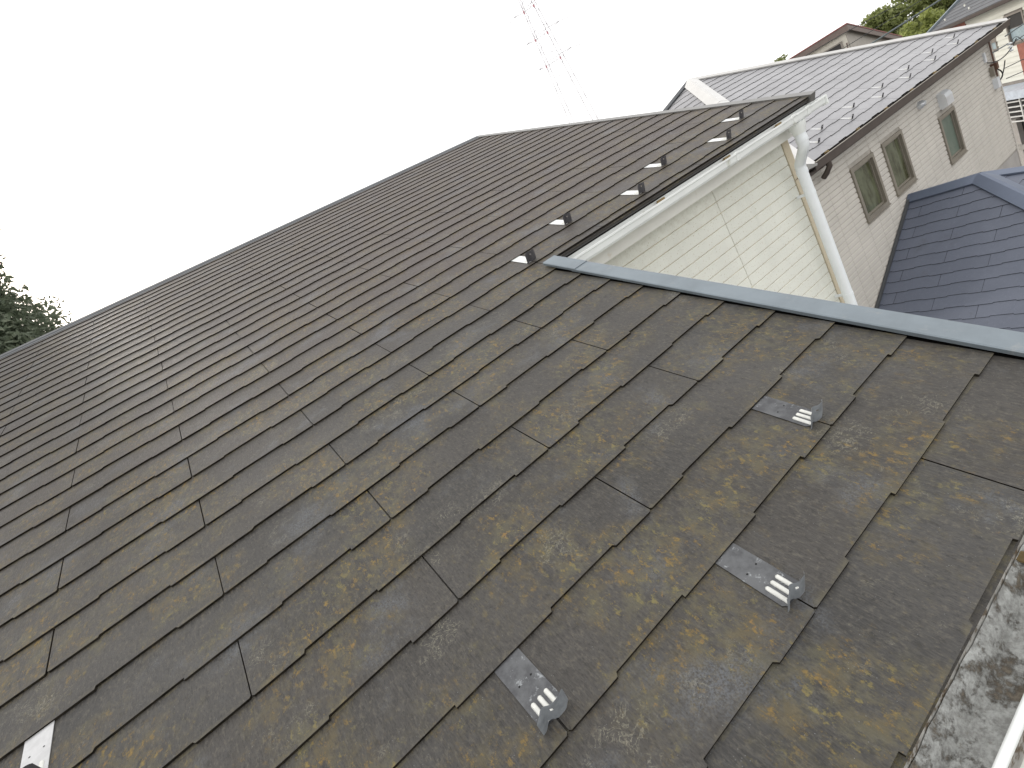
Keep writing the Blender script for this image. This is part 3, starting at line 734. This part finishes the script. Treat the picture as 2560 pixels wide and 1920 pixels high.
for (s, d) in ((3.42, .30), (2.75, .55), (2.05, .30), (1.3, .55)):
    q = rv(s, d, .0); MB().box((q.x-.03, q.y-.10, q.z-.005), (q.x+.03, q.y+.0, q.z+.006)).box((q.x-.035, q.y+.0, q.z-.01), (q.x+.035, q.y+.012, q.z+.05)).obj('snow_guard', M['rib'], h4, ME)
# balcony: beam, dark sheet painted as carport shade, railing
dk = MB().box((-3, OFF-.02, -2.86), (3.0, OFF+.55, -2.62)).obj('balcony_beam', M['deck_beam'], h4, ME)
MB().box((-3, OFF-.03, -5.6), (3.0, OFF-.012, -2.87)).obj('carport_shade', M['dark_void'], h4, ME)  # flat sheet on the wall, shade under the balcony painted dark
for z in (-2.98, -3.13, -3.28, -3.43, -3.58): MB().box((-3, OFF+.40, z-.016), (3.0, OFF+.43, z+.016)).obj('rail', M['rail'], dk, ME)
for s in (.05, 1.05, 2.05, 2.9): MB().box((s-.02, OFF+.435, -3.62), (s+.02, OFF+.46, -2.87)).obj('rail_post', M['rail'], dk, ME)
MB().box((-.2, OFF+.05, -4.62), (3, OFF+.16, -4.47)).obj('timber_beam', M['wood_grey'], h4, ME)
MB().box((1.10, OFF+.0, -5.6), (1.55, OFF+.12, -3.65)).obj('pillar', M['plaster_grey'], h4, ME)
MB().box((-.55, OFF+.0, -5.6), (-.15, OFF+.12, -2.87)).obj('pillar', M['plaster_grey'], h4, ME)

# ============================================================ brown-roofed house behind the hip roof
DK = Vector((32.1, 13.94, 0)); DD = Vector((.993, .12, 0)); DL = Vector((-.12, .993, 0))
MD = Matrix.Translation(DK) @ Matrix((DD, DL, Vector((0,0,1)))).transposed().to_4x4()         # local x to the right end, y to the left end
M['brown_roof'] = mat_plain('red_brown_roof', (.22, .055, .05), .5, .1); M['soffit_brown'] = mat_plain('brown_fascia', (.15, .115, .10), .6)
M['cream3'] = mat_plain('cream_panel', (.60, .57, .50), .8, var=.05); M['beige'] = mat_plain('beige_render', (.36, .335, .30), .85, var=.06)
h5 = empty('house', (36, 17, GZ)); tag(h5, 'red-brown mono-pitch house with wide dark window behind the grey hip roof', 'house')
TZ = 1.865; SLD = .285; LX, LY = 7.36, 8.5
tz = lambda x: TZ-SLD*x
rd = MB(); y0, y1, x0, x1 = -.0, LY, -.0, LX
rd.add([(x0,y0,tz(x0)),(x1,y0,tz(x1)),(x1,y1,tz(x1)),(x0,y1,tz(x0)),(x0,y0,tz(x0)-.05),(x1,y0,tz(x1)-.05),(x1,y1,tz(x1)-.05),(x0,y1,tz(x0)-.05)], [(0,1,2,3),(4,7,6,5),(0,4,5,1),(1,5,6,2),(2,6,7,3),(3,7,4,0)])
rd.obj('roof', M['brown_roof'], h5, MD)
fb = MB().box((.02, .02, TZ-.36), (.06, LY, TZ-.052))
fb.obj('fascia', M['soffit_brown'], h5, MD)
fb = MB(); fb.add([(.065,.02,tz(.065)-.052),(LX,.02,tz(LX)-.052),(LX,.02,tz(LX)-.30),(.065,.02,tz(.065)-.30),(.065,.06,tz(.065)-.052),(LX,.06,tz(LX)-.052),(LX,.06,tz(LX)-.30),(.065,.06,tz(.065)-.30)], [(0,1,2,3),(4,7,6,5),(0,4,5,1),(3,2,6,7),(0,3,7,4),(1,5,6,2)])
fb.obj('barge_board', M['soffit_brown'], h5, MD)
wl = MB()
wl.box((.22, .27, GZ), (.35, LY-.2, TZ-.14)); wl.obj('wall', M['cream3'], h5, MD)
for i in range(26):
    yy = .30+.30*i
    if yy < LY-.4: MB().box((.2145, yy, 1.225), (.2195, yy+.27, TZ-.145)).obj('wall_panel', M['cream3'], h5, MD)
sw = MB(); sw.add([(.23,.22,GZ),(LX-.3,.22,GZ),(LX-.3,.22,tz(LX-.3)-.06),(.23,.22,tz(.23)-.06),(.23,.266,GZ),(LX-.3,.266,GZ),(LX-.3,.266,tz(LX-.3)-.06),(.23,.266,tz(.23)-.06)], [(0,1,2,3),(4,7,6,5),(0,4,5,1),(3,2,6,7),(0,3,7,4),(1,5,6,2)])
sw.obj('side_wall', M['beige'], h5, MD)
MB().box((LX-.42, .30, GZ), (LX-.3, LY-.2, tz(LX)-.1)).obj('back_wall', M['beige'], h5, MD)
wn = MB().box((.17, .50, 1.16), (.2135, 5.6, 1.22)).box((.17, .50, -1.2), (.2135, .58, 1.159)).box((.17, 5.5, -1.2), (.2135, 5.58, 1.159)).box((.17, 3.0, -1.2), (.2135, 3.08, 1.159)).obj('window', M['brown_frame'], h5, MD)
for (a, b) in ((.585, 2.995), (3.085, 5.495)): MB().box((.19, a, -1.2), (.205, b, 1.155)).obj('pane', M['dark_void'], wn, MD)
MB().tube([(.12, .30, 1.02), (.12, .44, -2.5)], .035, 8).obj('downpipe', M['soffit_brown'], h5, MD)

# ============================================================ trees
def mat_leaf(name, c0, c1, c2, trans=.35):
    k = NT(name); p = k.pos()
    b = k.mix(k.ramp(k.noise(p, 2.0, 4, .6), .35, .65), c0, c1)
    b = k.mix(k.ramp(k.noise(p, 9.0, 3, .6), .5, .7), b, c2)
    k.fin(b, .55, 0, .35)
    t_ = k.n('ShaderNodeBsdfTranslucent'); k.l(b, t_.inputs[0]); ms = k.n('ShaderNodeMixShader'); ms.inputs[0].default_value = trans
    k.l(k.b.outputs[0], ms.inputs[1]); k.l(t_.outputs[0], ms.inputs[2]); k.l(ms.outputs[0], k.out.inputs[0])
    return k.m
M['leaf_dark'] = mat_leaf('dark_leaf', (.095, .12, .078), (.15, .18, .12), (.22, .245, .17), .38)
M['leaf_mid'] = mat_leaf('green_leaf', (.16, .19, .06), (.25, .285, .10), (.34, .36, .17), .45)
M['leaf_lite'] = mat_leaf('yellow_green_leaf', (.23, .27, .075), (.33, .37, .115), (.42, .44, .17), .45)
M['bark'] = mat_plain('bark', (.09, .07, .055), .9, var=.3, scale=8, bumps=.6)
def crown(name, parent, clumps, per, leaf, mat, squash=.85, seed=1):
    r_ = np.random.default_rng(seed)
    V = []; nq = 0
    for (c, rad) in clumps:
        n_ = int(per*rad*rad)
        d = r_.normal(size=(n_, 3)); d /= np.linalg.norm(d, axis=1)[:, None]
        rr = rad*(.35+.65*r_.random(n_)**.45)*(1+.28*np.sin(d[:,0]*5+c[0])*np.sin(d[:,2]*6+c[1]))
        p = np.array(c)+d*rr[:, None]*np.array([1, 1, squash])
        a = r_.normal(size=(n_, 3)); a /= np.linalg.norm(a, axis=1)[:, None]
        b = np.cross(a, d+.6*r_.normal(size=(n_, 3))); b /= np.linalg.norm(b, axis=1)[:, None]+1e-9
        s = leaf*(.6+.8*r_.random(n_))[:, None]
        V.append(np.stack([p-a*s, p+b*s*.42, p+a*s, p-b*s*.42], 1)); nq += n_
    V = np.concatenate(V).reshape(-1, 3)
    me = bpy.data.meshes.new(name); me.vertices.add(len(V)); me.vertices.foreach_set('co', V.ravel())
    me.loops.add(nq*4); me.loops.foreach_set('vertex_index', np.arange(nq*4)); me.polygons.add(nq)
    me.polygons.foreach_set('loop_start', np.arange(nq)*4); me.polygons.foreach_set('loop_total', np.full(nq, 4))
    me.materials.append(mat); me.update(calc_edges=True)
    return put(bpy.data.objects.new(name, me), None, parent)
def tree(loc, top, rx, label, mat, leaf, per, seed, group=None, nclump=46, low=.35, name='tree'):
    r_ = random.Random(seed)
    t_ = empty(name, loc); tag(t_, label, 'tree', group)
    x, y, z0 = loc; H = top-z0
    cl = []
    for i in range(nclump):
        a = r_.uniform(0, 6.283); q = r_.random()**.5
        hz = low+(1-low)*r_.random()
        env = math.sqrt(max(.08, 1-((hz-low-(1-low)*.42)/((1-low)*.60))**2))
        rad = rx*r_.uniform(.18, .34)
        cl.append(((x+math.cos(a)*q*rx*env*.82, y+math.sin(a)*q*rx*env*.82, z0+H*hz-rad*.6), rad))
    crown('crown', t_, cl, per, leaf, mat, seed=seed)
    tb = MB(); base = Vector(loc); fork = Vector((x, y, z0+H*(low+.05)))
    tb.tube([base, base.lerp(fork, .5)+Vector((.05*rx, 0, 0)), fork, Vector((x, y, z0+H*.8))], [.055*H*.5, .045*H*.5, .035*H*.5, .01*H*.5], 9)
    for i, (c, rad) in enumerate(cl[::3]):
        tb.tube([fork.lerp(Vector((x, y, z0+H*.7)), r_.random()*.8), fork.lerp(Vector(c), .6)+Vector((0, 0, -.1*rx)), Vector(c)], [.012*H*.5, .008*H*.5, .003*H*.5], 6)
    tb.obj('trunk', M['bark'], t_, smooth=True)
    return t_
def azp(az, d): return (CAM.x+d*math.cos(math.radians(az)), CAM.y+d*math.sin(math.radians(az)))
def zel(el, d): return CAM.z+d*math.tan(math.radians(el))
x, y = azp(111.7, 14.0)
tree((x, y, GZ), zel(28.0, 14.0), 2.9, 'dark leafy tree standing beyond the slate ridge', M['leaf_dark'], .070, 2100, 11, nclump=190, low=.60)
x, y = azp(21.9, 62); tree((x, y, GZ), zel(1.15, 62), 3.1, 'rounded green tree rising just behind the red-brown roof', M['leaf_mid'], .22, 190, 21, 'trees on the far slope', low=.3)
x, y = azp(18.2, 66); tree((x, y, GZ), zel(2.6, 66), 4.6, 'tall broad green tree between the red-brown and cream houses', M['leaf_mid'], .22, 180, 22, 'trees on the far slope', nclump=70, low=.25)
x, y = azp(19.9, 57); tree((x, y, GZ), zel(-.55, 57), 2.2, 'low yellow-green bushy tree in front of the tall tree', M['leaf_lite'], .19, 240, 23, 'trees on the far slope', low=.3)
x, y = azp(15.6, 70); tree((x, y, GZ), zel(3.0, 70), 4.8, 'wide green tree behind the dark roof of the cream house', M['leaf_mid'], .23, 160, 24, 'trees on the far slope', nclump=60, low=.25)
x, y = azp(28.9, 75); tree((x, y, GZ), zel(2.15, 75), 2.0, 'small olive treetop peeping over the grey hip', M['leaf_mid'], .22, 180, 25, 'trees on the far slope', low=.4)

# ============================================================ pylon
M['pyl'] = mat_plain('pylon_steel', (.46, .44, .46), .5, .0); M['pyl_red'] = mat_plain('red_marker', (.55, .22, .25), .5)
PD = 150
px, py = azp(46.3, PD); pz = GZ
pyl = empty('pylon', (px, py, pz)); tag(pyl, 'far pale steel lattice power pylon rising above the roof verge', 'pylon')
e_ = Vector((-math.sin(math.radians(46.3)), math.cos(math.radians(46.3)), 0)); f_ = Vector((math.cos(math.radians(46.3)), math.sin(math.radians(46.3)), 0))
zr = lambda el: zel(el, PD)
def halfw(z):
    t_ = (z-zr(6.8))/(zr(18.3)-zr(6.8)); return max(.9, 4.1+(1.95-4.1)*t_)
rotp = math.radians(33)
def leg(k, z):
    a = rotp+k*math.pi/2; return Vector((px, py, 0))+(e_*math.cos(a)+f_*math.sin(a))*halfw(z)+Vector((0, 0, z))
ZT = zr(24)
legs = []
for k in range(4): MB().tube([leg(k, pz), leg(k, ZT)], .085, 5).obj('leg', M['pyl'], pyl)
br = MB(); z = pz; step = 7.0
while z < ZT-2:
    z2_ = min(z+max(2.2, halfw(z)*1.5), ZT)
    for k in range(4):
        br.tube([leg(k, z), leg((k+1)%4, z2_)], .030, 4, False); br.tube([leg((k+1)%4, z), leg(k, z2_)], .030, 4, False); br.tube([leg(k, z2_), leg((k+1)%4, z2_)], .030, 4, False)
    z = z2_
br.obj('lattice_bracing', M['pyl'], pyl)['kind'] = 'stuff'
for el in (13.0, 15.4, 17.8, 20.2):
    for sgn, daz in ((1, 1.75), (-1, 2.0)):
        tip = Vector((px, py, zr(el)))+e_*sgn*PD*math.tan(math.radians(daz))
        a = MB()
        for k in range(4): a.tube([leg(k, zr(el)), tip], .04, 4)
        a.tube([tip, Vector((px, py, zr(el)+2.0))], .045, 4)
        arm = a.obj('cross_arm', M['pyl'], pyl)
        q = tip+e_*sgn*2.4-f_*2+Vector((0, 0, -1.2)); MB().tube([tip, q], .07, 5).obj('insulator_string', M['pyl'], arm)
    for k in (0, 1): MB().tube([leg(k, zr(el)-.35), leg(k, zr(el)+.35)], .20, 6).obj('red_marker', M['pyl_red'], pyl)

# ============================================================ cables
M['cable'] = mat_plain('black_cable', (.030, .033, .036), .5); M['cable_grey'] = mat_plain('grey_cable', (.10, .12, .125), .45)
def P3(az, el, d): x, y = azp(az, d); return (x, y, zel(el, d))
def cable(a, b, sag, r, mat, label):
    tag(MB().tube(arc(a, b, sag, 24), r, 7).obj('overhead_cable', mat, None, smooth=True), label, 'cable', 'overhead cables')
cable(P3(10, .05, 28), P3(32, -1.3, 31), .05, .035, M['cable_grey'], 'thick grey overhead cable crossing in front of the far trees')
cable(P3(12, -.9, 27), P3(33, .7, 27), -.45, .012, M['cable'], 'thin overhead cable passing above the red-brown roof peak')
cable(P3(12, .35, 27.5), P3(33, -.3, 29), .0, .012, M['cable'], 'thin overhead cable running just above the thick grey cable')
cable((12.53, WY-.25, -.46), P3(8, -3.4, 16), .03, .007, M['cable'], 'service cable leaving the insulators at the tiled house corner')
cable((12.56, WY-.2, -.30), P3(8, -3.1, 16), .03, .011, M['cable_grey'], 'pale service cable above the insulators at the tiled house corner')
cable((12.48, WY-.12, -.78), P3(8, -6.5, 17), .04, .007, M['cable'], 'lower telephone cable leaving the brown bracket on the tiled wall')
cable((12.46, WY-.12, -.95), P3(8, -7.8, 17), .03, .007, M['cable'], 'lowest telephone cable beside the white meter box')
print('slates', n1, n2, n3, n4, c1, c2, c3, c4, 'tiles', len(tiles))
